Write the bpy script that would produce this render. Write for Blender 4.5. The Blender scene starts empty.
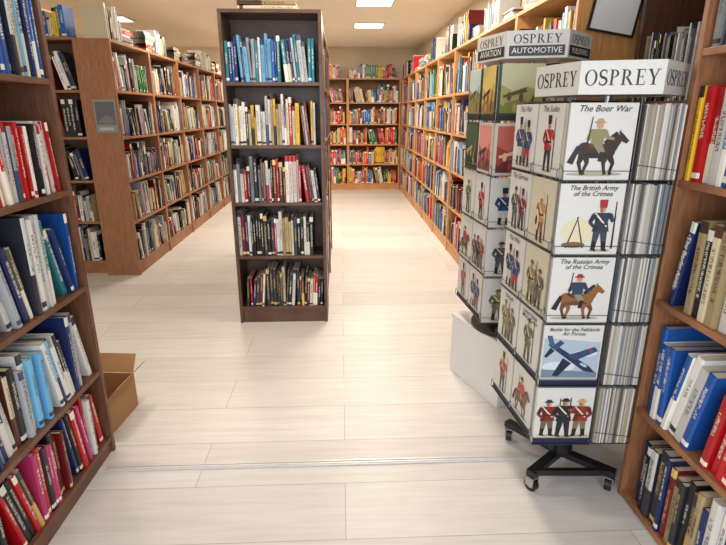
import bpy, math, random
from mathutils import Matrix, Vector
R = random.Random(23)
D = bpy.data
C = bpy.context
COL = C.scene.collection
try:
    C.scene.view_settings.view_transform = 'Standard'
except Exception:
    pass

def lin(h):
    if isinstance(h, tuple): return h
    r = []
    for i in (0, 2, 4):
        c = int(h[i:i+2], 16) / 255
        r.append(c/12.92 if c <= .04045 else ((c+.055)/1.055)**2.4)
    return (r[0], r[1], r[2], 1.0)

# ------------------------------------------------------------ materials
def new_mat(name):
    m = D.materials.new(name); m.use_nodes = True
    nt = m.node_tree
    return m, nt, nt.nodes['Principled BSDF']

def mat_plain(name, c, rough=.5, metal=0, var=.06, scale=30, bump=0):
    m, nt, b = new_mat(name)
    N = nt.nodes; L = nt.links
    c = lin(c)
    tc = N.new('ShaderNodeTexCoord'); n = N.new('ShaderNodeTexNoise')
    n.inputs['Scale'].default_value = scale
    L.new(tc.outputs['Object'], n.inputs['Vector'])
    mx = N.new('ShaderNodeMix'); mx.data_type = 'RGBA'
    mx.inputs[6].default_value = tuple(x*(1-var) for x in c[:3])+(1,)
    mx.inputs[7].default_value = tuple(min(1, x*(1+var)) for x in c[:3])+(1,)
    L.new(n.outputs['Fac'], mx.inputs[0]); L.new(mx.outputs[2], b.inputs['Base Color'])
    b.inputs['Roughness'].default_value = rough
    b.inputs['Metallic'].default_value = metal
    if bump:
        bp = N.new('ShaderNodeBump'); bp.inputs['Strength'].default_value = bump
        L.new(n.outputs['Fac'], bp.inputs['Height']); L.new(bp.outputs[0], b.inputs['Normal'])
    return m

def mat_wood(name, c1, c2, rough=.45):
    m, nt, b = new_mat(name)
    N = nt.nodes; L = nt.links
    tc = N.new('ShaderNodeTexCoord'); mp = N.new('ShaderNodeMapping')
    mp.inputs['Scale'].default_value = (3, 40, 4)
    n = N.new('ShaderNodeTexNoise'); n.inputs['Scale'].default_value = 2.2
    n.inputs['Detail'].default_value = 6; n.inputs['Distortion'].default_value = .6
    L.new(tc.outputs['Object'], mp.inputs[0]); L.new(mp.outputs[0], n.inputs['Vector'])
    cr = N.new('ShaderNodeValToRGB')
    cr.color_ramp.elements[0].position = .3; cr.color_ramp.elements[0].color = lin(c1)
    cr.color_ramp.elements[1].position = .7; cr.color_ramp.elements[1].color = lin(c2)
    L.new(n.outputs['Fac'], cr.inputs[0]); L.new(cr.outputs[0], b.inputs['Base Color'])
    b.inputs['Roughness'].default_value = rough
    return m

def mat_attr(name, rough=.45, text=True):
    m, nt, b = new_mat(name)
    N = nt.nodes; L = nt.links
    a = N.new('ShaderNodeAttribute'); a.attribute_name = 'col'
    b.inputs['Roughness'].default_value = rough
    if not text:
        L.new(a.outputs['Color'], b.inputs['Base Color']); return m
    a2 = N.new('ShaderNodeAttribute'); a2.attribute_name = 'col2'
    uv = N.new('ShaderNodeUVMap'); uv.uv_map = 'uv'
    sp = N.new('ShaderNodeSeparateXYZ'); L.new(uv.outputs[0], sp.inputs[0])
    def math_(op, x, y=None):
        q = N.new('ShaderNodeMath'); q.operation = op
        for i, s in enumerate((x, y)):
            if s is None: continue
            if isinstance(s, (int, float)): q.inputs[i].default_value = s
            else: L.new(s, q.inputs[i])
        return q.outputs[0]
    U, V, RN = sp.outputs[0], sp.outputs[1], a2.outputs['Alpha']
    r2 = math_('FRACT', math_('MULTIPLY', RN, 7.3))
    win = math_('MULTIPLY', math_('MULTIPLY', math_('GREATER_THAN', U, .31), math_('LESS_THAN', U, .69)),
                math_('MULTIPLY', math_('GREATER_THAN', V, math_('ADD', math_('MULTIPLY', RN, .35), .15)), math_('LESS_THAN', V, math_('ADD', math_('MULTIPLY', r2, .25), .68))))
    cb = N.new('ShaderNodeCombineXYZ')
    L.new(math_('MULTIPLY', U, 1.8), cb.inputs[0]); L.new(math_('MULTIPLY', V, 70), cb.inputs[1]); L.new(math_('MULTIPLY', RN, 60), cb.inputs[2])
    n = N.new('ShaderNodeTexNoise'); n.inputs['Scale'].default_value = 1.2; n.inputs['Detail'].default_value = 2
    L.new(cb.outputs[0], n.inputs['Vector'])
    mk = math_('MULTIPLY', win, math_('MULTIPLY', math_('GREATER_THAN', n.outputs['Fac'], .5), .8))
    band = math_('MULTIPLY', math_('MULTIPLY', math_('GREATER_THAN', V, .04), math_('LESS_THAN', V, .1)), math_('GREATER_THAN', RN, .6))
    band2 = math_('MULTIPLY', math_('GREATER_THAN', V, .88), math_('LESS_THAN', RN, .25))
    band3 = math_('MULTIPLY', math_('LESS_THAN', V, .42), math_('MULTIPLY', math_('GREATER_THAN', RN, .25), math_('LESS_THAN', RN, .38)))
    mk = math_('MAXIMUM', mk, math_('MAXIMUM', band, math_('MAXIMUM', band2, band3)))
    mx = N.new('ShaderNodeMix'); mx.data_type = 'RGBA'
    L.new(mk, mx.inputs[0]); L.new(a.outputs['Color'], mx.inputs[6]); L.new(a2.outputs['Color'], mx.inputs[7])
    L.new(mx.outputs[2], b.inputs['Base Color'])
    return m

M_BOOK = mat_attr('book_cover', .35)
M_PRINT = mat_attr('printed_card', .4, False)
M_PAPER = mat_plain('paper_pages', 'd9d0bc', .8, 0, .08, 200)
M_INK = mat_plain('black_ink', '141414', .5)
M_INKW = mat_plain('white_ink', 'f2f0ea', .5)
M_DARK = mat_wood('espresso_wood', '482f22', '674733', .4)
M_DARKB = mat_wood('dark_brown_wood', '5a3a29', '7a5138', .45)
M_BROWN = mat_wood('brown_wood', '87583a', 'a8734e', .45)
M_OAK = mat_wood('oak_wood', 'b87f48', 'd09a62', .45)
M_OAKB = mat_wood('oak_back', '7d5432', '94683f', .6)
M_METAL = mat_plain('steel', 'b8babc', .3, 1.0, .03)
M_BLACK = mat_plain('black_plastic', '17181a', .4)
M_WHITE = mat_plain('white_laminate', 'e0e0e0', .35, 0, .02)
M_CREAM = mat_plain('cream_sign_card', 'd4d2ca', .4, 0, .02)
M_WIRE = mat_plain('grey_wire', '4b4d50', .35, .6)
M_CARD = mat_plain('cardboard', 'a87e54', .85, 0, .1, 60)
M_WALL = mat_plain('wall_paint', 'e8d8bd', .9, 0, .02, 8)
M_WALL2 = mat_plain('wall_dark_paint', '4b423c', .9, 0, .04, 8)
M_CEIL = mat_plain('ceiling_paint', 'f7ecd8', .95, 0, .02, 5)

def mat_floor():
    m, nt, b = new_mat('whitewashed_planks')
    N = nt.nodes; L = nt.links
    tc = N.new('ShaderNodeTexCoord')
    br = N.new('ShaderNodeTexBrick')
    br.offset = .37; br.offset_frequency = 2
    br.inputs['Color1'].default_value = lin('dedbd7'); br.inputs['Color2'].default_value = lin('d2cecb')
    br.inputs['Mortar'].default_value = lin('a69f99')
    br.inputs['Scale'].default_value = 1; br.inputs['Mortar Size'].default_value = .0018
    br.inputs['Mortar Smooth'].default_value = .4; br.inputs['Bias'].default_value = -.1
    br.inputs['Brick Width'].default_value = 1.7; br.inputs['Row Height'].default_value = .3
    L.new(tc.outputs['Object'], br.inputs['Vector'])
    mp = N.new('ShaderNodeMapping'); mp.inputs['Scale'].default_value = (1.6, 26, 1)
    L.new(tc.outputs['Object'], mp.inputs[0])
    n = N.new('ShaderNodeTexNoise'); n.inputs['Scale'].default_value = 1.3; n.inputs['Detail'].default_value = 9
    n.inputs['Roughness'].default_value = .6; n.inputs['Distortion'].default_value = .8
    L.new(mp.outputs[0], n.inputs['Vector'])
    cr = N.new('ShaderNodeValToRGB')
    cr.color_ramp.elements[0].position = .32; cr.color_ramp.elements[0].color = (.82, .81, .8, 1)
    cr.color_ramp.elements[1].position = .62; cr.color_ramp.elements[1].color = (1, 1, 1, 1)
    L.new(n.outputs['Fac'], cr.inputs[0])
    mx = N.new('ShaderNodeMix'); mx.data_type = 'RGBA'; mx.blend_type = 'MULTIPLY'; mx.inputs[0].default_value = .7
    L.new(br.outputs['Color'], mx.inputs[6]); L.new(cr.outputs[0], mx.inputs[7])
    L.new(mx.outputs[2], b.inputs['Base Color'])
    b.inputs['Roughness'].default_value = .4
    b.inputs['Specular IOR Level'].default_value = .4
    return m
M_FLOOR = mat_floor()

def mat_emit(name, c, s):
    m, nt, b = new_mat(name)
    b.inputs['Base Color'].default_value = lin(c)
    b.inputs['Emission Color'].default_value = lin(c)
    b.inputs['Emission Strength'].default_value = s
    return m
M_EMIT = mat_emit('light_diffuser', 'fff3dc', 4)

# ------------------------------------------------------------ mesh builder
class MB:
    def __init__(s):
        s.v = []; s.f = []; s.c = []; s.c2 = []; s.uv = []; s.m = []
    def add(s, pts, faces, c='ffffff', c2='000000', rnd=0, uvs=None, m=0, mtx=None):
        o = len(s.v)
        if mtx is not None: pts = [tuple(mtx @ Vector(p)) for p in pts]
        s.v += [tuple(p) for p in pts]
        for i, f in enumerate(faces):
            s.f.append(tuple(o+k for k in f))
            ci = c[i] if isinstance(c, list) else c
            s.c.append(lin(ci)); q = lin(c2); s.c2.append((q[0], q[1], q[2], rnd))
            s.uv.append(uvs[i] if uvs and uvs[i] else [(0, 0)]*len(f)); s.m.append(m)
    def box(s, x0, x1, y0, y1, z0, z1, c='ffffff', m=0, mtx=None):
        p = [(x0,y0,z0),(x1,y0,z0),(x1,y1,z0),(x0,y1,z0),(x0,y0,z1),(x1,y0,z1),(x1,y1,z1),(x0,y1,z1)]
        f = [(0,3,2,1),(4,5,6,7),(0,1,5,4),(1,2,6,5),(2,3,7,6),(3,0,4,7)]
        s.add(p, f, c, m=m, mtx=mtx)
    def cyl(s, p0, p1, r, n=12, c='ffffff', m=0, r2=None):
        p0 = Vector(p0); p1 = Vector(p1); d = (p1-p0)
        q = d.to_track_quat('Z', 'Y'); r2 = r if r2 is None else r2
        pts = []
        for k, (pp, rr) in enumerate(((p0, r), (p1, r2))):
            for i in range(n):
                a = 2*math.pi*i/n
                pts.append(tuple(pp + q @ Vector((rr*math.cos(a), rr*math.sin(a), 0))))
        f = [(i, (i+1) % n, n+(i+1) % n, n+i) for i in range(n)]
        f += [tuple(reversed(range(n))), tuple(range(n, 2*n))]
        s.add(pts, f, c, m=m)
    def mesh(s, name, mats):
        me = D.meshes.new(name); me.from_pydata(s.v, [], s.f)
        for m in mats: me.materials.append(m)
        me.attributes.new('col', 'FLOAT_COLOR', 'CORNER'); me.attributes.new('col2', 'FLOAT_COLOR', 'CORNER')
        me.uv_layers.new(name='uv')
        A = []; B = []; U = []
        for f, c, c2, uv in zip(s.f, s.c, s.c2, s.uv):
            for k in range(len(f)):
                A += c; B += c2; U += uv[k]
        me.attributes['col'].data.foreach_set('color', A); me.attributes['col2'].data.foreach_set('color', B)
        me.uv_layers['uv'].data.foreach_set('uv', U)
        me.polygons.foreach_set('material_index', s.m)
        me.update()
        return me

def obj(name, me, parent=None, loc=(0,0,0), rz=0, label=None, category=None, group=None, kind=None):
    o = D.objects.new(name, me); COL.objects.link(o)
    o.location = loc; o.rotation_euler = (0, 0, rz)
    if parent: o.parent = parent
    if label: o['label'] = label
    if category: o['category'] = category
    if group: o['group'] = group
    if kind: o['kind'] = kind
    return o

_cache = {}
def box_part(name, x0, x1, y0, y1, z0, z1, mat, parent, bevel=0, label=None):
    key = (name, round(x1-x0,4), round(y1-y0,4), round(z1-z0,4), mat.name)
    if key not in _cache:
        b = MB(); b.box(0, x1-x0, 0, y1-y0, 0, z1-z0)
        _cache[key] = b.mesh(name, [mat])
    o = obj(name, _cache[key], parent, (x0, y0, z0), label=label)
    if bevel:
        md = o.modifiers.new('bevel', 'BEVEL'); md.width = bevel; md.segments = 2
    return o

# ------------------------------------------------------------ room
def shell(name, x0, x1, y0, y1, z0, z1, mat):
    b = MB(); b.box(x0, x1, y0, y1, z0, z1)
    return obj(name, b.mesh(name, [mat]), kind='structure')
shell('floor', -4.6, 2.1, -1.6, 10.9, -.1, 0, M_FLOOR)
shell('ceiling', -4.6, 2.1, -1.6, 10.9, 2.7, 2.8, M_CEIL)
shell('wall_back', -4.6, 2.1, 10.78, 10.9, 0, 2.7, M_WALL)
shell('wall_left', -4.6, -4.5, -1.6, 10.78, 0, 2.7, M_WALL)
shell('wall_right', 1.52, 1.9, 2.76, 10.78, 0, 2.7, M_WALL)
shell('wall_right_front', 1.79, 1.9, -1.6, 2.76, 0, 2.7, M_WALL2)
b = MB(); b.box(-1.05, 1.05, -.018, .018, 0, .006); b.box(-1.05, 1.05, -.011, -.004, .006, .01); b.box(-1.05, 1.05, .004, .011, .006, .01)
obj('trim_1', b.mesh('threshold', [mat_plain('threshold_strip', 'd6d4d2', .4, .3)]), loc=(0, 1.93, .0005), rz=0, kind='structure')

# ------------------------------------------------------------ books
K = dict(
 navy=('navy blue','16275a','e0dccb'), blue=('blue','1c56a8','f0ece0'), sky=('light blue','6fb0d8','20305a'), teal=('teal','1f7a88','f2efe0'),
 black=('black','131317','e6e2d8'), char=('charcoal grey','34363c','d8b060'), grey=('grey','74777c','202020'), white=('white','dcdad4','30303a'),
 whiter=('white','dedad2','b81e20'), cream=('cream','cfc2a0','5a2a20'), beige=('beige','b39c72','402818'), red=('red','bc161c','f4ecd8'),
 dred=('dark red','6c1418','e2c070'), pink=('pink','c83a72','f8f0f0'), orange=('orange','d2601a','fff0d0'), yellow=('yellow','dcb024','201810'),
 green=('green','1f6a38','efe8d0'), dgreen=('dark green','1c3828','d8c080'), olive=('olive','625e32','efe8d0'), brown=('brown','5c3a20','e6d0a0'),
 purple=('purple','4e3070','efe6f4'), lgrey=('pale grey','b0b3b5','3a4a6a'))
def pal(s):
    out = []
    for w in s.split():
        if '*' in w:
            n, k = w.split('*'); out += [K[n]]*int(k)
        else: out.append(K[w])
    return out

def book_geo(mb, pg, t, h, d, c, c2, rnd, mtx=None, detail=1, pgcol='d9d0bc'):
    if detail == 0:
        p = [(0,0,0),(t,0,0),(t,d,0),(0,d,0),(0,0,h),(t,0,h),(t,d,h),(0,d,h)]
        f = [(0,1,5,4),(4,5,6,7),(1,2,6,5),(3,0,4,7)]
        mb.add(p, f, [c, pgcol, c, c], c2, rnd, [[(0,0),(1,0),(1,1),(0,1)], None, None, None], mtx=mtx)
        return
    cc = .0018; bb = min(.005, t*.2)
    P = [(0,d),(0,bb),(.22*t,0),(.78*t,0),(t,bb),(t,d),(t-cc,d),(t-cc,cc+bb),(cc,cc+bb),(cc,d)]
    n = len(P)
    pts = [(x,y,0) for x,y in P]+[(x,y,h) for x,y in P]
    F = []; UV = []
    for i in range(n):
        j = (i+1) % n
        F.append((i,j,n+j,n+i))
        UV.append([(P[i][0]/t,0),(P[j][0]/t,0),(P[j][0]/t,1),(P[i][0]/t,1)] if i in (1,2,3) else None)
    for q in ((0,1,8,9),(1,2,3,4,7,8),(4,5,6,7)):
        F.append(tuple(reversed(q))); UV.append(None)
        F.append(tuple(n+k for k in q)); UV.append(None)
    mb.add(pts, F, c, c2, rnd, UV, mtx=mtx)
    pg.box(cc+.0002, t-cc-.0002, cc+bb+.0002, d-.004, .003, h-.003, pgcol, mtx=mtx)

# which books lie inside the photographed field of view (only decides object split, not shape)
CAM_M = Matrix.Translation((0,0,1.5)) @ Matrix.Rotation(math.radians(-2.4),4,'Z') @ Matrix.Rotation(math.radians(90-17.4),4,'X')
CAM_I = CAM_M.inverted()
def seen(p):
    q = CAM_I @ p
    if q.z >= -.1: return False
    return abs(q.x/-q.z) < .712 and abs(q.y/-q.z) < .534

STUFF = MB()
NB = [0]
LOG = []
def put_book(F, M, t, h, d, K3, mode, name, group, desc, pages):
    nm, c, c2 = K3
    q = lin(c); k = R.uniform(.75, 1.2); c = tuple(min(1, x*k) for x in q[:3])+(1,)
    rnd = R.random()
    FM = F @ M
    if mode == 'stuff' or not (seen(FM @ Vector((t/2,0,h*.5))) or seen(FM @ Vector((t/2,0,h*.85))) or seen(FM @ Vector((t/2,0,h*.15)))):
        book_geo(STUFF, None, t, h, d, c, c2, rnd, FM, 0); return
    b = MB()
    pg = MB() if pages else b
    book_geo(b, pg, t, h, d, c, c2, rnd)
    o = obj(name, b.mesh(name, [M_BOOK]), label='%s %s' % (nm, desc), category='book', group=group)
    o.matrix_basis = FM
    if pages:
        obj('page_block', pg.mesh('page_block', [M_PAPER]), o)
    NB[0] += 1
    LOG.append((o, t, h, d, nm, group))
    return o

def frame(loc, phi):
    return Matrix.Translation(loc) @ Matrix.Rotation(phi, 4, 'Z')

def fill(F, x0, x1, z, H, T, P, dep=(.15,.2), lean=.15, mode='stuff', name='book', group=None, desc='', pages=False,
         mirror=False, setback=(.008,.03), ang=(.1,.26), gap=.0006, end=.03):
    x = x0; end_x = x1 - R.uniform(0, end); W = x0+x1
    z += .0006
    while x < end_x:
        if R.random() < lean:
            k = R.randint(3, 7); th = R.uniform(*ang); ln = True
        else:
            k = R.choice((1,1,2,3,4)); th = 0; ln = False
        series = R.random() < .3
        items = []
        K3 = R.choice(P); t = R.uniform(*T); h = R.uniform(*H)
        for i in range(k):
            if not series:
                K3 = R.choice(P); t = R.uniform(*T)
            hh = h if series else min(H[1], max(H[0], h+R.uniform(-.035, .035)))
            items.append((K3, t, hh))
        if ln: x += max(i[2] for i in items)*math.sin(th) + .001
        for K3, t, h_ in items:
            w = t/math.cos(th)
            if x+w > end_x: x = 1e9; break
            d = R.uniform(*dep); sb = R.uniform(*setback)
            if not mirror:
                M = Matrix.Translation((x, sb, z)) @ Matrix.Rotation(-th, 4, 'Y')
            else:
                M = Matrix.Translation((W-x, sb, z)) @ Matrix.Rotation(th, 4, 'Y') @ Matrix.Translation((-t, 0, 0))
            put_book(F, M, t, h_, d, K3, mode, name, group, desc, pages)
            x += w+gap

def flat_stack(F, x, y, z, n, P, mode='stuff', L=(.2,.28), Wd=(.15,.2), T=(.015,.04), **kw):
    for i in range(n):
        t = R.uniform(*T); h = R.uniform(*L); d = R.uniform(*Wd)
        M = Matrix.Translation((x+R.uniform(0,.015), y+R.uniform(0,.01), z+t+.0006)) @ Matrix.Rotation(math.pi/2, 4, 'Y')
        put_book(F, M, t, h, d, R.choice(P), mode, kw.get('name','book'), kw.get('group'), kw.get('desc',''), kw.get('pages', False))
        z += t+.0006
    return z

# ------------------------------------------------------------ bookcases
def bookcase(loc, phi, w, h, d, zs, mat, back, label, group=None, bevel=0, st=.022, th=.022):
    e = D.objects.new('bookcase', None); COL.objects.link(e)
    e.empty_display_size = .1; e.location = loc; e.rotation_euler = (0,0,phi)
    e['label'] = label; e['category'] = 'bookcase'
    if group: e['group'] = group
    box_part('side_panel', 0, st, 0, d, 0, h, mat, e, bevel)
    box_part('side_panel', w-st, w, 0, d, 0, h, mat, e, bevel)
    box_part('top_panel', st, w-st, 0, d-.006, h-th, h, mat, e, bevel)
    for z in zs:
        box_part('shelf', st, w-st, .003, d-.008, z-th, z, mat, e, bevel)
    if zs[0] > .05:
        box_part('plinth', st, w-st, .012, .03, 0, zs[0]-th, mat, e, bevel)
    box_part('back_panel', st, w-st, d-.006, d, .0, h-th, back, e)
    return frame(loc, phi)
ZS = [.126, .515, .90, 1.29, 1.69]
H2 = math.pi/2

def toppings(F, w, z, P, p=.55):
    x = .02
    while x < w-.3:
        if R.random() < p:
            flat_stack(F, x, .03, z, R.randint(2, 7), P); x += .31
        else:
            x2 = min(w-.02, x+R.uniform(.25,.5)); fill(F, x, x2, z, (.15,.28), (.015,.035), P, lean=0, end=.01); x = x2

mixA = pal('white*4 cream*2 black*3 navy*2 red*3 blue*3 green beige lgrey orange brown dred*2 yellow char*2 dgreen teal sky*2')
mixB = pal('red*4 blue*2 green*2 yellow*3 white*2 orange*3 navy black cream*2 teal dred*2 brown*2')
mixL = pal('white*4 lgrey*2 cream*2 grey*2 navy*3 black*4 red*2 dred char*2 blue beige brown green')
uw = .953
for i in range(8):
    y1 = 10.38 - i*(uw+.001)
    F = bookcase((1.18, y1, 0), -H2, uw, 2.13, .32, ZS, M_OAK, M_OAKB, 'warm oak wall bookcase packed with books along the aisle', 'oak bookcases along the aisle wall')
    for k, z in enumerate(ZS):
        fill(F, .024, uw-.024, z, (.22,.34), (.012,.035), mixA, lean=.1)
    toppings(F, uw, 2.13, mixA, .6)
for i in range(2):
    F = bookcase((1.17-1.03*(i+1), 10.42, 0), 0, 1.028, 2.13, .32, ZS, M_OAK, M_OAKB, 'warm oak bookcase against the end wall full of colourful books', 'oak bookcases on the end wall')
    for z in ZS: fill(F, .024, 1.0, z, (.22,.33), (.02,.05), mixB, lean=.06)
    fill(F, .03, .95, 2.13, (.14,.26), (.02,.05), mixB, lean=0)
for i in range(5):
    y0 = 4.79 + i*(.94+.001)
    F = bookcase((-1.95, y0, 0), H2, .94, 2.10, .31, ZS, M_BROWN, M_DARKB, 'reddish brown bookcase in a long row facing the side aisle', 'brown bookcases of the side aisle')
    for k, z in enumerate(ZS):
        fill(F, .024, .94-.024, z, (.2,.33), (.012,.035), mixL, lean=.15)
    toppings(F, .94, 2.10, pal('white*3 lgrey*2 beige cream*2 red grey navy brown'), .5)
for i in range(2):
    F = bookcase((-3.21-.951*i, 4.86, 0), 0, .94, 2.12, .30, ZS, M_BROWN, M_DARKB, 'brown bookcase facing the entrance beside the long row', 'brown bookcases facing the entrance')
    for z in ZS: fill(F, .024, .916, z, (.22,.33), (.015,.035), mixL, lean=.1)
    fill(F, .03, .9, 2.12, (.15,.28), (.02,.04), mixB, lean=0)
for s in (0, 1):
    for i in range(2):
        if s == 0:
            F = bookcase((-.115, 3.87+.941*i, 0), H2, .94, 2.08, .30, ZS, M_DARKB, M_DARKB, 'dark brown bookcase backing the island in the middle of the shop', 'dark island bookcases')
        else:
            F = bookcase((-.765, 4.81+.941*i, 0), -H2, .94, 2.08, .30, ZS, M_DARKB, M_DARKB, 'dark brown bookcase backing the island in the middle of the shop', 'dark island bookcases')
        for z in ZS: fill(F, .024, .916, z, (.24,.33), (.012,.03), mixA, lean=.1)

CF = bookcase((-.765, 3.56, 0), 0, .65, 2.12, .295, ZS, M_DARK, M_DARK, 'tall narrow dark espresso bookcase at the island end', bevel=.0015)
cp = ['black*3 red*2 white*2 navy char dred*2 cream green', 'white*4 pink black*3 char beige dred whiter navy blue', 'black*4 white*2 pink*2 dgreen grey whiter dred*2 cream red',
      'white*4 red*3 dred*2 green beige yellow cream black purple lgrey', 'sky*4 blue*3 teal*3 navy*3 green white*2 lgrey*2 black']
hh = [(.2,.3), (.22,.32), (.22,.33), (.2,.33), (.24,.33)]
for z, p, h in zip(ZS, cp, hh):
    fill(CF, .0235, .6265, z, h, (.012,.028), pal(p), (.2,.24), lean=.08, mode='ind', name='book', group='books on the dark island end shelf at %d cm' % (z*100),
         desc='book standing spine out on the dark island bookcase', end=.02, mirror=R.random() < .5, ang=(.05,.12))
flat_stack(CF, .12, .02, 2.12, 2, pal('beige cream'), mode='ind', L=(.36,.38), Wd=(.22,.24), T=(.02,.03), name='book', group='books lying on the island bookcase', desc='large book lying flat on the island bookcase', pages=True)

LZ = [.08, .42, .81, 1.21, 1.62]
LF = bookcase((-1.07, 1.13, 0), H2, .95, 2.02, .28, LZ, M_DARKB, M_DARK, 'tall dark brown bookcase crammed with history books by the entrance', bevel=.0015)
lp = ['pink*2 red*3 black*5 char*2 navy*2 white dred*2', 'white*5 black*3 lgrey*3 navy*2 red*2 cream sky', 'char grey*3 navy*2 olive lgrey*3 brown teal dgreen white*3 blue*2 sky',
      'whiter*7 red*4 black*4 lgrey', 'navy*4 blue*3 white*2 lgrey black*3 dgreen cream sky']
for k, (z, p) in enumerate(zip(LZ, lp)):
    hr = [(.24,.29), (.25,.34), (.27,.35), (.18,.25), (.28,.34)][k]
    if k == 3:
        fill(LF, .0235, .42, z, (.24,.32), (.02,.04), pal('char*2 navy grey dgreen black*3'), (.18,.22), lean=.8, mode='ind', name='book', group='books on the entrance bookcase at %d cm' % (z*100),
             desc='book leaning on the dark entrance bookcase', pages=True, end=.01)
        fill(LF, .425, .9265, z, (.245,.26), (.015,.021), pal(p), (.17,.19), lean=.25, mode='ind', name='paperback', group='slim paperbacks on the entrance bookcase',
             desc='slim paperback on the dark entrance bookcase', pages=True, end=.002, ang=(.05,.09))
    else:
        fill(LF, .0235, .9265, z, hr, (.015,.034), pal(p), (.18,.23), lean=.45 if k in (1,2) else .15, mode='ind', name='book', group='books on the entrance bookcase at %d cm' % (z*100),
             desc='book standing on the dark entrance bookcase', pages=True, end=.01, ang=(.12,.28))

RZ = [.03, .42, .86, 1.285, 1.69]
RF = bookcase((1.125, 1.70, 0), -H2, .95, 2.05, .30, RZ, M_BROWN, M_DARKB, 'reddish brown bookcase with large military hardbacks by the entrance', bevel=.0015)
rp = ['black*4 char*2 white*2 beige navy*2 dred green', 'red*4 blue*3 sky white*2 black dred cream navy', 'white*3 cream*2 navy*3 sky grey brown black*4 beige blue red', 'red*4 white*3 blue*3 green cream yellow navy black', 'grey*2 navy black white*2']
for k, (z, p) in enumerate(zip(RZ, rp)):
    fill(RF, .0235, .9265, z, [(.27,.33),(.27,.35),(.28,.35),(.26,.32),(.2,.27)][k], (.018,.045), pal(p), (.2,.24), lean=[.3,.45,.3,.1,.2][k], mode='ind', name='book',
         group='hardbacks on the brown entrance bookcase at %d cm' % (z*100), desc='hardback book on the reddish brown bookcase', pages=True, mirror=True, end=.01, ang=(.1,.22))

MF = bookcase((1.46, 2.66, 0), -H2, .9, 2.15, .31, [.1,.45,.82,1.19,1.55], M_DARK, M_DARK, 'dark recessed bookcase holding rows of grey magazines')
for z in [.1,.45,.82,1.19,1.55]:
    fill(MF, .0235, .87, z, (.27,.31), (.006,.012), pal('grey*4 lgrey*2 char*3 white black*2'), (.2,.22), lean=.0)
fill(MF, .0235, .85, 2.15, (.2,.28), (.01,.03), pal('grey char*2 lgrey beige'), lean=0)

# ------------------------------------------------------------ text helpers
_txt = {}
def text_mesh(s, size, mat, off=0.0, shear=0.0):
    key = (s, size, mat.name)
    if key in _txt: return _txt[key]
    cu = D.curves.new('title', 'FONT'); cu.body = s; cu.size = size; cu.align_x = 'CENTER'; cu.align_y = 'CENTER'
    cu.resolution_u = 2; cu.offset = off; cu.space_line = .85; cu.shear = shear
    t = D.objects.new('tmp', cu); COL.objects.link(t)
    dg = C.evaluated_depsgraph_get(); dg.update()
    me = D.meshes.new_from_object(t.evaluated_get(dg))
    me.materials.clear(); me.materials.append(mat)
    D.objects.remove(t); _txt[key] = me
    return me

cand = [q for q in LOG if q[5] and 'brown entrance' in q[5] and '86 cm' in q[5] and q[4] in ('black','navy blue','charcoal grey','brown','blue') and q[1] > .024]
cand.sort(key=lambda q: -q[0].matrix_basis.translation.y)
if cand:
    q = cand[0]
    t = obj('title_lettering', text_mesh('The Berlin Airlift', .028, M_INKW, .0003), q[0])
    t.matrix_basis = Matrix.Translation((q[1]/2, -.0008, q[2]*.52)) @ Matrix.Rotation(H2, 4, 'X') @ Matrix.Rotation(-H2, 4, 'Z')

obj('book_stock', STUFF.mesh('book_stock', [M_BOOK]), label='rows of assorted books filling the farther shop shelves', category='books', kind='stuff')

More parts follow.
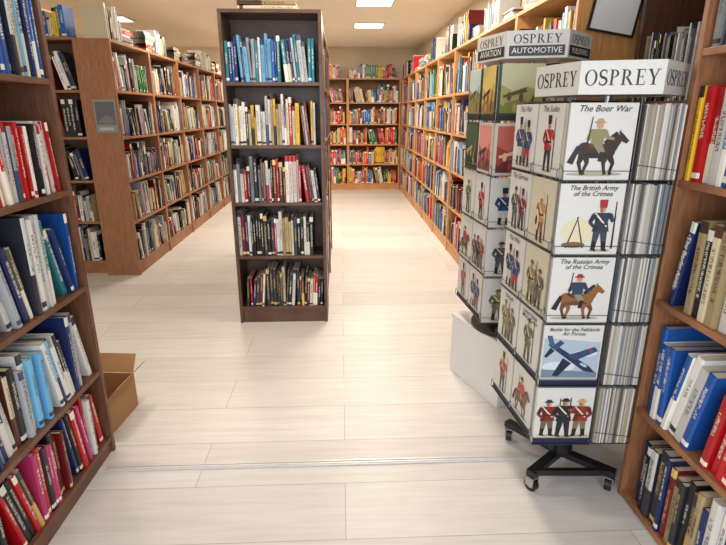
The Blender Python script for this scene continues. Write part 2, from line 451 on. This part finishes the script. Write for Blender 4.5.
def serif_word(word, h, width, mat):
    mb = MB(); x = 0; g = .12
    def rect(x0,x1,y0,y1): mb.add([(x+x0,0,y0),(x+x1,0,y0),(x+x1,0,y1),(x+x0,0,y1)], [(0,1,2,3)])
    def ring(cx,cy,ox,oy,ix,iy,a0,a1,n=20):
        for i in range(n):
            p=[]
            for a in (a0+(a1-a0)*i/n, a0+(a1-a0)*(i+1)/n):
                p.append(((x+cx+ox*math.cos(a),0,cy+oy*math.sin(a)),(x+cx+ix*math.cos(a),0,cy+iy*math.sin(a))))
            mb.add([p[0][0],p[1][0],p[1][1],p[0][1]], [(0,1,2,3)])
    def quad(*p): mb.add([(x+a,0,b) for a,b in p], [(0,1,2,3)])
    for ch in word:
        if ch == 'O':
            ring(.44,.5,.43,.52,.28,.47,0,2*math.pi,28); w=.88
        elif ch == 'S':
            pts=[]
            for i in range(15):
                a=math.radians(30+ (270-30)*i/14); pts.append((.28+.23*math.cos(a), .745+.235*math.sin(a)))
            for i in range(1,15):
                a=math.radians(90-(250)*i/14); pts.append((.28+.25*math.cos(a), .255+.235*math.sin(a)))
            n=len(pts)
            for i in range(n-1):
                f=1-abs((i+.5)/(n-1)-.5)*2; ww=.03+.055*f
                (ax,ay),(bx,by)=pts[i],pts[i+1]; dx,dy=bx-ax,by-ay; l=max(1e-6,math.hypot(dx,dy)); nx,ny=-dy/l*ww,dx/l*ww
                ex,ey=dx/l*.015,dy/l*.015
                quad((ax+nx-ex,ay+ny-ey),(ax-nx-ex,ay-ny-ey),(bx-nx+ex,by-ny+ey),(bx+nx+ex,by+ny+ey))
            rect(.46,.5,.72,.98); rect(.03,.07,.02,.28); w=.58
        elif ch in 'PR':
            rect(.1,.25,0,1); rect(0,.35,0,.045); rect(0,.25,.955,1)
            ring(.25,.74,.38,.26,.23,.215,-H2,H2,14)
            w=.68
            if ch=='R':
                quad((.32,.48),(.48,.5),(.84,0),(.66,0)); rect(.62,.88,0,.045); w=.86
        elif ch == 'E':
            rect(.1,.25,0,1); rect(0,.62,0,.05); rect(0,.6,.95,1); rect(.25,.48,.49,.54)
            rect(.59,.63,0,.24); rect(.57,.61,.78,1); rect(.45,.49,.4,.63); w=.66
        elif ch == 'Y':
            quad((.06,.98),(.24,.98),(.5,.42),(.36,.42)); quad((.66,.98),(.74,.98),(.5,.42),(.42,.42)); rect(.36,.51,0,.45)
            rect(.24,.63,0,.045); rect(0,.32,.955,1); rect(.56,.86,.955,1); w=.84
        x += w+g
    W = x-g
    mb.v = [((a-W/2)*width/W, b, (c-.5)*h) for a,b,c in mb.v]
    return mb.mesh('lettering', [mat])

# ------------------------------------------------------------ cover illustrations
SK='c98f6c'
class Pic:
    def __init__(s): s.mb=MB(); s.k=0
    def poly(s, pts, c):
        s.k+=1; y=-.0006-.00006*s.k
        s.mb.add([(p[0],y,p[1]) for p in pts],[tuple(range(len(pts)))],c)
    def ell(s,cx,cy,rx,ry,c,rot=0,n=12):
        s.poly([(cx+rx*math.cos(a)*math.cos(rot)-ry*math.sin(a)*math.sin(rot), cy+rx*math.cos(a)*math.sin(rot)+ry*math.sin(a)*math.cos(rot)) for a in [2*math.pi*i/n for i in range(n)]],c)
    def limb(s,x0,y0,x1,y1,w0,w1,c):
        dx,dy=x1-x0,y1-y0; l=math.hypot(dx,dy); nx,ny=-dy/l,dx/l
        s.poly([(x0+nx*w0,y0+ny*w0),(x0-nx*w0,y0-ny*w0),(x1-nx*w1,y1-ny*w1),(x1+nx*w1,y1+ny*w1)],c)
    def soldier(s,cx,y0,h,coat,legs,hat='202020',tall=True,rifle=True,flip=1):
        u=h
        s.ell(cx+.02*u,y0+.01*u,.2*u,.03*u,'a9a28a')
        for q in (-1,1):
            s.limb(cx+q*.05*u,y0+.48*u,cx+q*.085*u,y0+.14*u,.07*u,.042*u,legs)
            s.limb(cx+q*.08*u,y0+.2*u,cx+q*.095*u,y0+.01*u,.043*u,.038*u,'241a14')
            s.limb(cx+q*.08*u,y0+.02*u,cx+q*.095*u+flip*.06*u,y0+.015*u,.025*u,.018*u,'241a14')
        s.poly([(cx-.15*u,y0+.78*u),(cx+.15*u,y0+.78*u),(cx+.11*u,y0+.6*u),(cx+.15*u,y0+.4*u),(cx-.15*u,y0+.4*u),(cx-.11*u,y0+.6*u)],coat)
        q=lin(coat); dk=(q[0]*.5,q[1]*.5,q[2]*.5,1)
        s.poly([(cx-.15*u,y0+.78*u),(cx-.05*u,y0+.78*u),(cx-.05*u,y0+.4*u),(cx-.15*u,y0+.4*u),(cx-.11*u,y0+.6*u)],dk)
        s.limb(cx-.12*u,y0+.77*u,cx+.1*u,y0+.5*u,.014*u,.014*u,'e4dcc4')
        s.poly([(cx-.115*u,y0+.57*u),(cx+.115*u,y0+.57*u),(cx+.12*u,y0+.53*u),(cx-.12*u,y0+.53*u)],'3a2a1a')
        s.limb(cx-flip*.13*u,y0+.75*u,cx-flip*.2*u,y0+.58*u,.045*u,.035*u,dk); s.limb(cx-flip*.2*u,y0+.59*u,cx-flip*.1*u,y0+.47*u,.034*u,.025*u,coat)
        s.limb(cx+flip*.13*u,y0+.75*u,cx+flip*.2*u,y0+.6*u,.045*u,.035*u,coat); s.limb(cx+flip*.2*u,y0+.6*u,cx+flip*.22*u,y0+.68*u,.032*u,.025*u,coat)
        s.ell(cx+flip*.22*u,y0+.69*u,.028*u,.028*u,SK)
        if rifle: s.limb(cx+flip*.23*u,y0+.05*u,cx+flip*.22*u,y0+1.0*u,.018*u,.009*u,'3c2818')
        s.ell(cx,y0+.85*u,.055*u,.07*u,SK); s.ell(cx-.02*u,y0+.84*u,.03*u,.055*u,'9c6648')
        if tall: s.poly([(cx-.06*u,y0+.88*u),(cx+.065*u,y0+.88*u),(cx+.07*u,y0+1.04*u),(cx-.07*u,y0+1.04*u)],hat)
        else:
            s.ell(cx,y0+.9*u,.1*u,.022*u,hat); s.ell(cx,y0+.925*u,.06*u,.04*u,hat)
    def horse(s,cx,y0,u,hc,coat,hat):
        dk='2a1c12'; q=lin(hc); lo=(q[0]*.55,q[1]*.55,q[2]*.55,1)
        s.ell(cx,y0+.02*u,.48*u,.04*u,'a9a28a')
        for x,kx,fx,cc in ((-.22,-.27,-.22,lo),(-.17,-.13,-.19,hc),(.17,.14,.17,hc),(.21,.3,.26,lo)):
            s.limb(cx+x*u,y0+.4*u,cx+kx*u,y0+.22*u,.065*u,.034*u,cc); s.limb(cx+kx*u,y0+.24*u,cx+fx*u,y0+.05*u,.032*u,.024*u,cc)
            s.limb(cx+fx*u,y0+.06*u,cx+(fx+.02)*u,y0+.01*u,.026*u,.034*u,dk)
        s.ell(cx,y0+.46*u,.3*u,.14*u,hc); s.ell(cx-.2*u,y0+.48*u,.13*u,.14*u,hc); s.ell(cx+.2*u,y0+.46*u,.12*u,.14*u,hc)
        s.ell(cx-.02*u,y0+.37*u,.24*u,.05*u,lo)
        s.limb(cx+.2*u,y0+.5*u,cx+.37*u,y0+.74*u,.13*u,.065*u,hc); s.limb(cx+.34*u,y0+.75*u,cx+.5*u,y0+.62*u,.068*u,.036*u,hc)
        s.poly([(cx+.33*u,y0+.78*u),(cx+.38*u,y0+.76*u),(cx+.36*u,y0+.86*u)],hc)
        s.limb(cx+.13*u,y0+.6*u,cx+.31*u,y0+.8*u,.04*u,.025*u,dk)
        s.limb(cx-.3*u,y0+.54*u,cx-.42*u,y0+.22*u,.035*u,.055*u,dk)
        s.ell(cx-.02*u,y0+.56*u,.15*u,.06*u,'5a3018')
        s.limb(cx+.0*u,y0+.6*u,cx+.1*u,y0+.42*u,.07*u,.05*u,'8a8468'); s.limb(cx+.1*u,y0+.44*u,cx+.07*u,y0+.26*u,.042*u,.034*u,dk)
        s.poly([(cx-.12*u,y0+.86*u),(cx+.12*u,y0+.86*u),(cx+.09*u,y0+.58*u),(cx-.1*u,y0+.58*u)],coat)
        s.limb(cx+.1*u,y0+.83*u,cx+.16*u,y0+.7*u,.042*u,.034*u,coat); s.limb(cx+.15*u,y0+.71*u,cx+.27*u,y0+.68*u,.034*u,.025*u,coat)
        s.limb(cx-.1*u,y0+.83*u,cx-.16*u,y0+.66*u,.042*u,.034*u,coat)
        s.ell(cx+.01*u,y0+.93*u,.055*u,.065*u,SK); s.ell(cx+.01*u,y0+.98*u,.1*u,.022*u,hat); s.ell(cx+.01*u,y0+1.01*u,.06*u,.045*u,hat)
        s.limb(cx-.17*u,y0+.55*u,cx-.12*u,y0+1.08*u,.014*u,.008*u,'302018')
    def plane(s):
        s.poly([(.0,.05),(1,.05),(1,.85),(.0,.95)],'aab9c4'); s.ell(.3,.3,.3,.12,'ccd6dc'); s.ell(.75,.6,.22,.08,'c6d2da'); s.poly([(0,.05),(1,.05),(1,.18),(0,.24)],'6d8494')
        B='22334e'
        s.poly([(.06,.8),(.2,.8),(.86,.3),(.97,.16),(.76,.2)],B)
        s.poly([(.42,.56),(.6,.45),(.97,.66),(.9,.75)],'30486a'); s.poly([(.36,.5),(.52,.38),(.3,.08),(.2,.1)],'18263c')
        s.poly([(.12,.74),(.22,.68),(.36,.84),(.28,.9)],'30486a'); s.poly([(.12,.74),(.2,.66),(.06,.5),(.02,.54)],'18263c')
        s.poly([(.1,.78),(.2,.76),(.13,1.0),(.04,1.0)],'3e587e'); s.ell(.74,.34,.08,.03,'9fc0d8',-.6); s.ell(.84,.66,.035,.03,'b03030')
    def scene(s,sky,mid,gnd,acc):
        s.poly([(.04,.04),(.96,.04),(.96,1.1),(.04,1.1)],sky); s.poly([(.04,.04),(.96,.04),(.96,.5),(.6,.62),(.3,.52),(.04,.66)],mid)
        s.poly([(.04,.04),(.96,.04),(.96,.3),(.5,.36),(.04,.24)],gnd)
        for i in range(7): s.ell(.1+.13*i,.3+.14*math.sin(i*2.3),.05,.1,acc if i%2 else mid)
        s.limb(.1,.4,.6,.55,.03,.05,acc); s.limb(.7,.2,.85,.7,.03,.015,acc)
_pics={}
def pic(kind):
    if kind in _pics: return _pics[kind]
    p=Pic()
    if kind=='boer': p.horse(.45,.06,.95,'33231a','8d8256','a39668')
    elif kind=='rider': p.horse(.45,.05,.9,'8a5a30','2e3a50','a02424')
    elif kind=='crimea': p.ell(.35,.42,.3,.25,'dccfae'); p.limb(.16,.1,.32,.7,.014,.008,'3c2818'); p.limb(.44,.1,.3,.7,.014,.008,'3c2818'); p.ell(.28,.16,.2,.06,'7a5a3a'); p.soldier(.7,.04,.95,'24304a','3a3f4a','a02424')
    elif kind=='plane': p.plane()
    elif kind=='trio':
        p.soldier(.2,.06,.92,'7a2420','6a5a4a','303030',False); p.soldier(.5,.04,.98,'20242c','20242c','20242c',False,False); p.soldier(.8,.06,.94,'8c3028','7c6c4a','c0a060',False,True,-1)
    elif kind=='red1': p.soldier(.5,.05,1.02,'b0282c','24304a','181818')
    elif kind=='red2': p.horse(.45,.06,.9,'7c4a2a','b0282c','202020')
    elif kind=='khaki': p.soldier(.35,.05,1.0,'8d8256','7c7248','6e6a3a',False); p.soldier(.74,.06,.9,'6e6a4a','5c5838','50502c',False,True,-1)
    elif kind=='marine': p.soldier(.5,.04,1.05,'5a6a3e','4c5a34','40502c',False)
    elif kind=='blue2': p.soldier(.32,.05,.98,'2a4478','c8c4b4','182038'); p.soldier(.7,.05,.92,'2a4478','b0282c','182038',True,True,-1)
    elif kind=='zulu': p.soldier(.5,.04,1.0,'c08a50','8a5a34','d8c8a0'); p.ell(.34,.45,.12,.24,'cfc4a8'); p.ell(.34,.45,.05,.1,'5a3a28')
    elif kind=='grey1': p.soldier(.34,.05,.98,'5a5e62','50545a','383c40',False); p.soldier(.72,.08,.88,'8a2a28','50545a','383c40')
    elif kind=='land1': p.scene('c8c49a','a8a060','7c8040','5a4a30')
    elif kind=='land2': p.scene('b8c8c8','7c8c60','8a7a48','6a3028')
    elif kind=='land3': p.scene('d8c070','c89850','8c6a38','3a3a30')
    elif kind=='green': p.scene('3c5444','2a3e30','22302a','b89868')
    elif kind=='battle': p.scene('c86a5c','a84038','6a2c28','e8c8a0')
    elif kind=='pink': p.scene('d89088','b86058','7c4038','2c3448')
    _pics[kind]=p.mb
    return p.mb

_cov={}
def booklet_front(w,h,kind,title,style,M,label,group):
    base,band=style
    key=(round(w,3),round(h,3),base,band,kind)
    if key not in _cov:
        b=MB(); b.box(0,w,0,.005,0,h,base)
        cover=b.mesh('booklet',[M_PRINT])
        q=MB(); src=pic(kind)
        full = kind in ('land1','land2','land3','green','battle','pink')
        sx=w*.96; sz=min(h*.74,w*.98) if not full else h*.84
        q.v=[(w*.02+p[0]*sx,p[1],h*(.095 if band else .02)+p[2]*sz) for p in src.v]
        q.f=list(src.f); q.c=list(src.c); q.c2=list(src.c2); q.uv=list(src.uv); q.m=list(src.m)
        if band:
            q.add([(0,-.0004,0),(w,-.0004,0),(w,-.0004,h*.09),(0,-.0004,h*.09)],[(0,1,2,3)],band)
        _cov[key]=(cover,q.mesh('cover_picture',[M_PRINT]))
    cover,pm=_cov[key]
    o=obj('booklet',cover,label=label,category='booklet',group=group); o.matrix_basis=M
    obj('cover_picture',pm,o)
    if title:
        t=obj('title_lettering',text_mesh(title,(.028 if '\n' not in title else .023) if len(title)<32 else .0195,M_INK,.0001,.3),o,(w/2,-.003,h*(.925 if '\n' not in title else .9))); t.rotation_euler=(H2,0,0)
    return o

def plain_booklet(M,w,h,col,group,label,cache={}):
    key=(round(w,3),round(h,3),col)
    if key not in cache:
        b=MB(); b.box(0,w,0,.0008,0,h,col); b.box(0.001,w-.0005,.0008,.0045,.001,h-.001,'c4bba6'); b.box(0,w,.0045,.0053,0,h,col)
        b.box(0,.0004,0.0008,.0045,0,h,col)
        cache[key]=b.mesh('booklet',[M_PRINT])
    o=obj('booklet',cache[key],label=label,category='booklet',group=group); o.matrix_basis=M
    return o

def spinner(loc,phi,HR,delta,rowz,pitch,cols,facets,casters,label,hh,sub=None,zb=.0):
    e=D.objects.new('display_rack',None); COL.objects.link(e); e.location=loc; e.rotation_euler=(0,0,phi)
    e['label']=label; e['category']='book display rack'
    F=frame(loc,phi)
    z0=rowz-zb-.02; ztop=rowz+5*pitch-zb
    b=MB(); b.cyl((0,0,.075 if casters else .02),(0,0,ztop+hh),.016,16); obj('pole',b.mesh('pole',[M_METAL]),e)
    b=MB()
    if casters:
        for s in (-1,1):
            for t in (-1,1):
                dx,dy=.16*s,.17*t+.03
                L=math.hypot(dx,dy); a=math.atan2(dy,dx)
                b.box(0,L+.018,-.02,.02,.075,.1,mtx=Matrix.Rotation(a,4,'Z'))
        b.box(-.17,.17,-.155,-.135,.08,.105)
        b.cyl((0,0,.1),(0,0,.15),.05,20); b.cyl((0,0,.15),(0,0,z0),.022,16)
    else:
        b.cyl((0,0,0),(0,0,.02),.2,32); b.cyl((0,0,.02),(0,0,.05),.05,20,r2=.03)
    b.cyl((0,0,z0-.012),(0,0,z0),.14,24)
    obj('base',b.mesh('base',[M_BLACK]),e)
    if casters:
        for s in (-1,1):
            for t in (-1,1):
                cx,cy=.16*s,.17*t+.03
                b=MB(); b.cyl((-.012,0,.028),(.012,0,.028),.0275,20,m=0); b.cyl((-.014,0,.028),(.014,0,.028),.012,12,m=1)
                b.box(-.019,-.015,-.018,.018,.026,.066,m=1); b.box(.015,.019,-.018,.018,.026,.066,m=1); b.box(-.019,.019,-.018,.018,.062,.068,m=1); b.cyl((0,0,.068),(0,0,.08),.009,10,m=1)
                obj('caster',b.mesh('caster',[M_BLACK,M_METAL]),e,(cx,cy,.0005),rz=R.uniform(-.8,.8))
    hb=MB(); n=6
    V=[(math.cos(math.radians(60*i)+delta),math.sin(math.radians(60*i)+delta)) for i in range(n)]
    zh=ztop+.008
    for i in range(n):
        j=(i+1)%n
        p=[]
        for r_ in (HR,HR-.006):
            for k in (i,j):
                for z in (zh,zh+hh): p.append((V[k][0]*r_,V[k][1]*r_,z))
        hb.add(p,[(0,2,3,1),(4,5,7,6),(0,4,6,2),(1,3,7,5)])
    hb.add([(x*(HR-.006),y*(HR-.006),zh+.001) for x,y in V],[tuple(range(6))]); hb.add([(x*(HR-.006),y*(HR-.006),zh+hh-.004) for x,y in V],[tuple(range(6))])
    hd=obj('header_sign',hb.mesh('header_sign',[M_CREAM]),e,label='hexagonal cream header sign')
    for i in range(n):
        am=math.radians(60*i+30)+delta; ap=HR*math.cos(math.radians(30))+.0012
        rz=am+H2
        if sub is None:
            obj('lettering',facets,hd,(ap*math.cos(am),ap*math.sin(am),zh+hh*.5),rz=rz)
        else:
            obj('lettering',facets,hd,(ap*math.cos(am),ap*math.sin(am),zh+hh*.7),rz=rz)
            fb=MB(); fb.box(-HR*.45,HR*.45,-.0004,0,-.021,.021)
            pl=obj('name_plate',fb.mesh('name_plate',[M_BLACK]),hd,(ap*math.cos(am),ap*math.sin(am),zh+hh*.27),rz=rz)
            tt=obj('lettering',text_mesh(sub[i],.033 if len(sub[i])>9 else .04,M_INKW),pl,(0,-.0009,0)); tt.rotation_euler=(H2,0,0)
    for (ox,oy,rot,w,thick,items,nb) in cols:
        CM=Matrix.Translation((ox,oy,0))@Matrix.Rotation(rot,4,'Z')
        b=MB()
        for r_ in range(5):
            z=rowz-zb+r_*pitch
            b.box(-.003,w+.003,-.003,thick,z-.008,z-.0055)
            b.cyl((-.003,-.005,z+.025),(w+.003,-.005,z+.025),.0012,6)
            for xx in (-.003,w+.003):
                b.cyl((xx,-.005,z-.007),(xx,-.005,z+.025),.0012,6); b.cyl((xx,-.005,z+.025),(xx,thick,z+.045),.0012,6)
        for xx in (.01,w-.01): b.cyl((xx,thick+.003,z0),(xx,thick+.003,ztop),.003,8)
        o=obj('pocket_column',b.mesh('pocket_column',[M_WIRE]),e); o.matrix_basis=CM
        for r_ in range(5):
            z=rowz+r_*pitch
            for k in range(nb):
                M=F@CM@Matrix.Translation((R.uniform(-.0015,.003),.004+k*.0058,z-zb-.0048))
                if k==0 and items:
                    kind,title,style,lab=items[4-r_]
                    booklet_front(w-.004,pitch-.012,kind,title,style,M,lab,'booklets on the front of the display rack')
                else:
                    plain_booklet(M,w-.005,pitch-.014-R.choice((0,.002,.004)),R.choice(('d9d5cb','b8b2a6','8e8c88','cfccc6','7c848c','a89a80','5a5650')),'stacked booklets in the display rack','thin pale booklet stacked upright in the display rack')
    b=MB()
    for zz in (z0+.004,ztop-.01):
        for (ox,oy,rot,w,thick,items,nb) in cols:
            CM=Matrix.Translation((ox,oy,0))@Matrix.Rotation(rot,4,'Z')
            for xx in (.01,w-.01):
                q=CM@Vector((xx,thick+.003,zz)); b.cyl((0,0,zz),tuple(q),.003,6)
    obj('spoke_frame',b.mesh('spoke_frame',[M_WIRE]),e)
    return e

W_=('d6d4ce',None); WN=('d4d2cb','1a2240'); CR=('d0c8b0',None); GN=('2e4638','1c2a22')
frontA=[('boer','The Boer War',W_,'white booklet cover with a mounted soldier on a dark horse'),
 ('crimea','The British Army\nof the Crimea',W_,'white booklet cover with a guardsman beside stacked rifles'),
 ('rider','The Russian Army\nof the Crimea',W_,'white booklet cover with a rider on a brown horse'),
 ('plane','Battle for the Falklands\nAir Forces',WN,'booklet cover with a dark blue jet aircraft'),
 ('trio','',WN,'booklet cover with three uniformed men above a navy band')]
frontB=[('red1','The Sudan',W_,'white booklet cover with a red-coated soldier'),('zulu','',CR,'cream booklet cover with a warrior figure'),
 ('khaki','',CR,'cream booklet cover with two khaki soldiers'),('marine','United States\nMarine Corps',WN,'booklet cover with a green-clad marine'),('red2','',WN,'booklet cover with a red-coated rider')]
frontC=[('blue2','The War',W_,'white booklet cover with two blue-coated soldiers'),('grey1','The German',W_,'white booklet cover with grey soldiers'),
 ('blue2','The War',W_,'white booklet cover with two blue soldiers'),('khaki','United',WN,'booklet cover with khaki soldiers'),('red1','',WN,'booklet cover with a red soldier above a navy band')]
rearA=[('land1','',GN,'booklet cover with a green landscape painting'),('battle','',('d8d0c0',None),'booklet cover with a red battle painting'),('blue2','',W_,'white booklet cover with two blue soldiers'),('grey1','',W_,'white booklet cover with grey soldiers'),('khaki','',W_,'white booklet cover with khaki soldiers')]
rearB=[('land3','',GN,'booklet cover with a sandy landscape painting'),('pink','',('d8d0c0',None),'booklet cover with a pink battle painting'),('red1','',W_,'white booklet cover with a red soldier'),('trio','',W_,'white booklet cover with three soldiers'),('blue2','',WN,'white booklet cover with blue soldiers')]
rearC=[('land2','',GN,'booklet cover with a hazy landscape painting'),('green','',('33503c',None),'dark green booklet cover'),('marine','',W_,'white booklet cover with a green soldier'),('red2','',W_,'white booklet cover with a mounted red soldier'),('red1','',WN,'white booklet cover with a red soldier')]
phi=math.radians(-2.4)
OS=serif_word('OSPREY',.046,.215,M_INK)
OS2=serif_word('OSPREY',.036,.2,M_INK)
def left_cols(items1,items2,x0=-.2,y0=-.15,w=.195,nb=4,spread=.05):
    L=.42; dx,dy=-spread,math.sqrt(L*L-spread*spread)
    ux,uy=dx/L,dy/L
    rot=math.atan2(-uy,-ux)
    out=[]
    for i,it in enumerate((items1,items2)):
        ex=x0+ux*(.205*i+w); ey=y0+uy*(.205*i+w)
        out.append((ex,ey,rot,w,.03,it,nb))
    return out
colsF=[(-.2,-.2,0,.22,.035,frontA,5)]+left_cols(frontB,frontC)+[(.175,-.195,H2,.19,.142,None,23)]
spinner((.939,1.862,0),phi,.245,math.radians(-15),.272,.255,colsF,OS,True,'freestanding wheeled display rack full of white military history booklets',.1)
colsR=[(-.2,-.2,0,.22,.03,rearA,4)]+left_cols(rearB,rearC,nb=3)+[(.17,-.195,H2,.19,.1,None,12)]
spinner((.914,2.585,.372),phi,.258,math.radians(-13),.475,.249,colsR,OS2,False,'display rack of military booklets standing on a white plinth',.112,
        ['PUBLISHING','MILITARY','PUBLISHING','AVIATION','AUTOMOTIVE','PUBLISHING'],zb=.372)

e=D.objects.new('plinth',None); COL.objects.link(e); e.location=(.92,2.63,0); e.rotation_euler=(0,0,math.radians(20))
e['label']='white laminate plinth carrying the smaller display rack'; e['category']='plinth'
box_part('body',-.205,.205,-.235,.235,0,.352,M_WHITE,e,.003); box_part('top_panel',-.21,.21,-.24,.24,.352,.371,M_WHITE,e,.003)

e=D.objects.new('framed_notice',None); COL.objects.link(e); e.location=(1.345,2.737,1.875); e.rotation_euler=(0,math.radians(9),0)
e['label']='white notice sheet in a thin black frame on the shelf end'; e['category']='notice'
b=MB(); w,h=.24,.36
b.box(-w/2,w/2,-.014,0,0,.01); b.box(-w/2,w/2,-.014,0,h-.01,h); b.box(-w/2,-w/2+.01,-.014,0,.01,h-.01); b.box(w/2-.01,w/2,-.014,0,.01,h-.01)
obj('frame',b.mesh('frame',[M_BLACK]),e)
box_part('sheet',-w/2+.01,w/2-.01,-.008,-.004,.01,h-.01,M_WHITE,e)

e=D.objects.new('cardboard_box',None); COL.objects.link(e); e.location=(-1.265,2.32,0); e.rotation_euler=(0,0,math.radians(-5))
e['label']='open brown cardboard box on the floor beside the dark bookcase'; e['category']='box'
b=MB(); hx,hy,hz=.145,.15,.19
b.box(-hx,hx,-hy,hy,0,.004); b.box(-hx,-hx+.004,-hy,hy,.004,hz); b.box(hx-.004,hx,-hy,hy,.004,hz); b.box(-hx+.004,hx-.004,-hy,-hy+.004,.004,hz); b.box(-hx+.004,hx-.004,hy-.004,hy,.004,hz)
obj('body',b.mesh('body',[M_CARD]),e)
for (px,py,rz,L,tilt) in ((hx,0,0,2*hy,.8),(0,hy,H2,2*hx,1.0),(-hx,0,math.pi,2*hy,.7)):
    b=MB(); b.box(0,.1,-L/2+.003,L/2-.003,-.002,.002)
    o=obj('flap',b.mesh('flap',[M_CARD]),e,(px,py,hz+.002)); o.rotation_euler=(0,-tilt,rz)

b=MB(); b.box(0,.19,-.004,0,0,.28,'8a8c8c'); b.box(.012,.178,-.0046,-.004,.07,.26,'5e5f60'); b.add([(.02,-.0052,.08),(.17,-.0052,.08),(.15,-.0052,.13),(.1,-.0052,.15),(.05,-.0052,.12)],[(0,1,2,3,4)],'77756f'); b.box(.03,.15,-.0052,-.0046,.02,.045,'b8b4ac')
obj('leaflet',b.mesh('leaflet',[M_PRINT]),loc=(-2.16,4.788,1.33),label='grey photo leaflet fixed to the brown end panel',category='leaflet')

# ------------------------------------------------------------ ceiling lights
for i,(x,y,en) in enumerate([(.4,3.2,25),(.4,4.8,36),(.4,6.4,38),(.42,8.0,40),(-3.0,7.6,34),(-3.0,5.2,32),(-1.3,2.4,19),(-1.4,6.0,32),(-1.4,9.0,34)]):
    e=D.objects.new('ceiling_light',None); COL.objects.link(e); e.location=(x,y,2.7)
    e['label']='square recessed ceiling light panel with warm glow'; e['category']='ceiling light'; e['group']='ceiling light panels'
    b=MB(); s=.22
    b.box(-s,s,-s,-s+.02,-.02,-.0005); b.box(-s,s,s-.02,s,-.02,-.0005); b.box(-s,-s+.02,-s+.02,s-.02,-.02,-.0005); b.box(s-.02,s,-s+.02,s-.02,-.02,-.0005)
    obj('trim_frame',b.mesh('trim_frame',[M_WHITE]),e)
    box_part('diffuser',-s+.02,s-.02,-s+.02,s-.02,-.012,-.002,M_EMIT,e)
    l=D.lights.new('lamp','AREA'); l.shape='SQUARE'; l.size=.4; l.energy=en; l.color=(1,.88,.73)
    lo=D.objects.new('lamp',l); COL.objects.link(lo); lo.parent=e; lo.location=(0,0,-.03)
l=D.lights.new('window_daylight','AREA'); l.shape='RECTANGLE'; l.size=3.2; l.size_y=2.0; l.energy=84; l.color=(.85,.91,1)
lo=D.objects.new('window_daylight',l); COL.objects.link(lo); lo.location=(0,-1.4,1.5); lo.rotation_euler=(math.radians(90),0,0)
w=D.worlds.new('world'); C.scene.world=w; w.use_nodes=True
bg=w.node_tree.nodes['Background']; bg.inputs[0].default_value=(.86,.92,1,1); bg.inputs[1].default_value=.7

cam=D.cameras.new('camera'); cam.lens=36*510/726; cam.sensor_width=36; cam.clip_start=.05
co=D.objects.new('camera',cam); COL.objects.link(co); co.location=(0,0,1.5); co.rotation_euler=(math.radians(90-17.4),0,math.radians(-2.4))
C.scene.camera=co
print('individual books',NB[0])
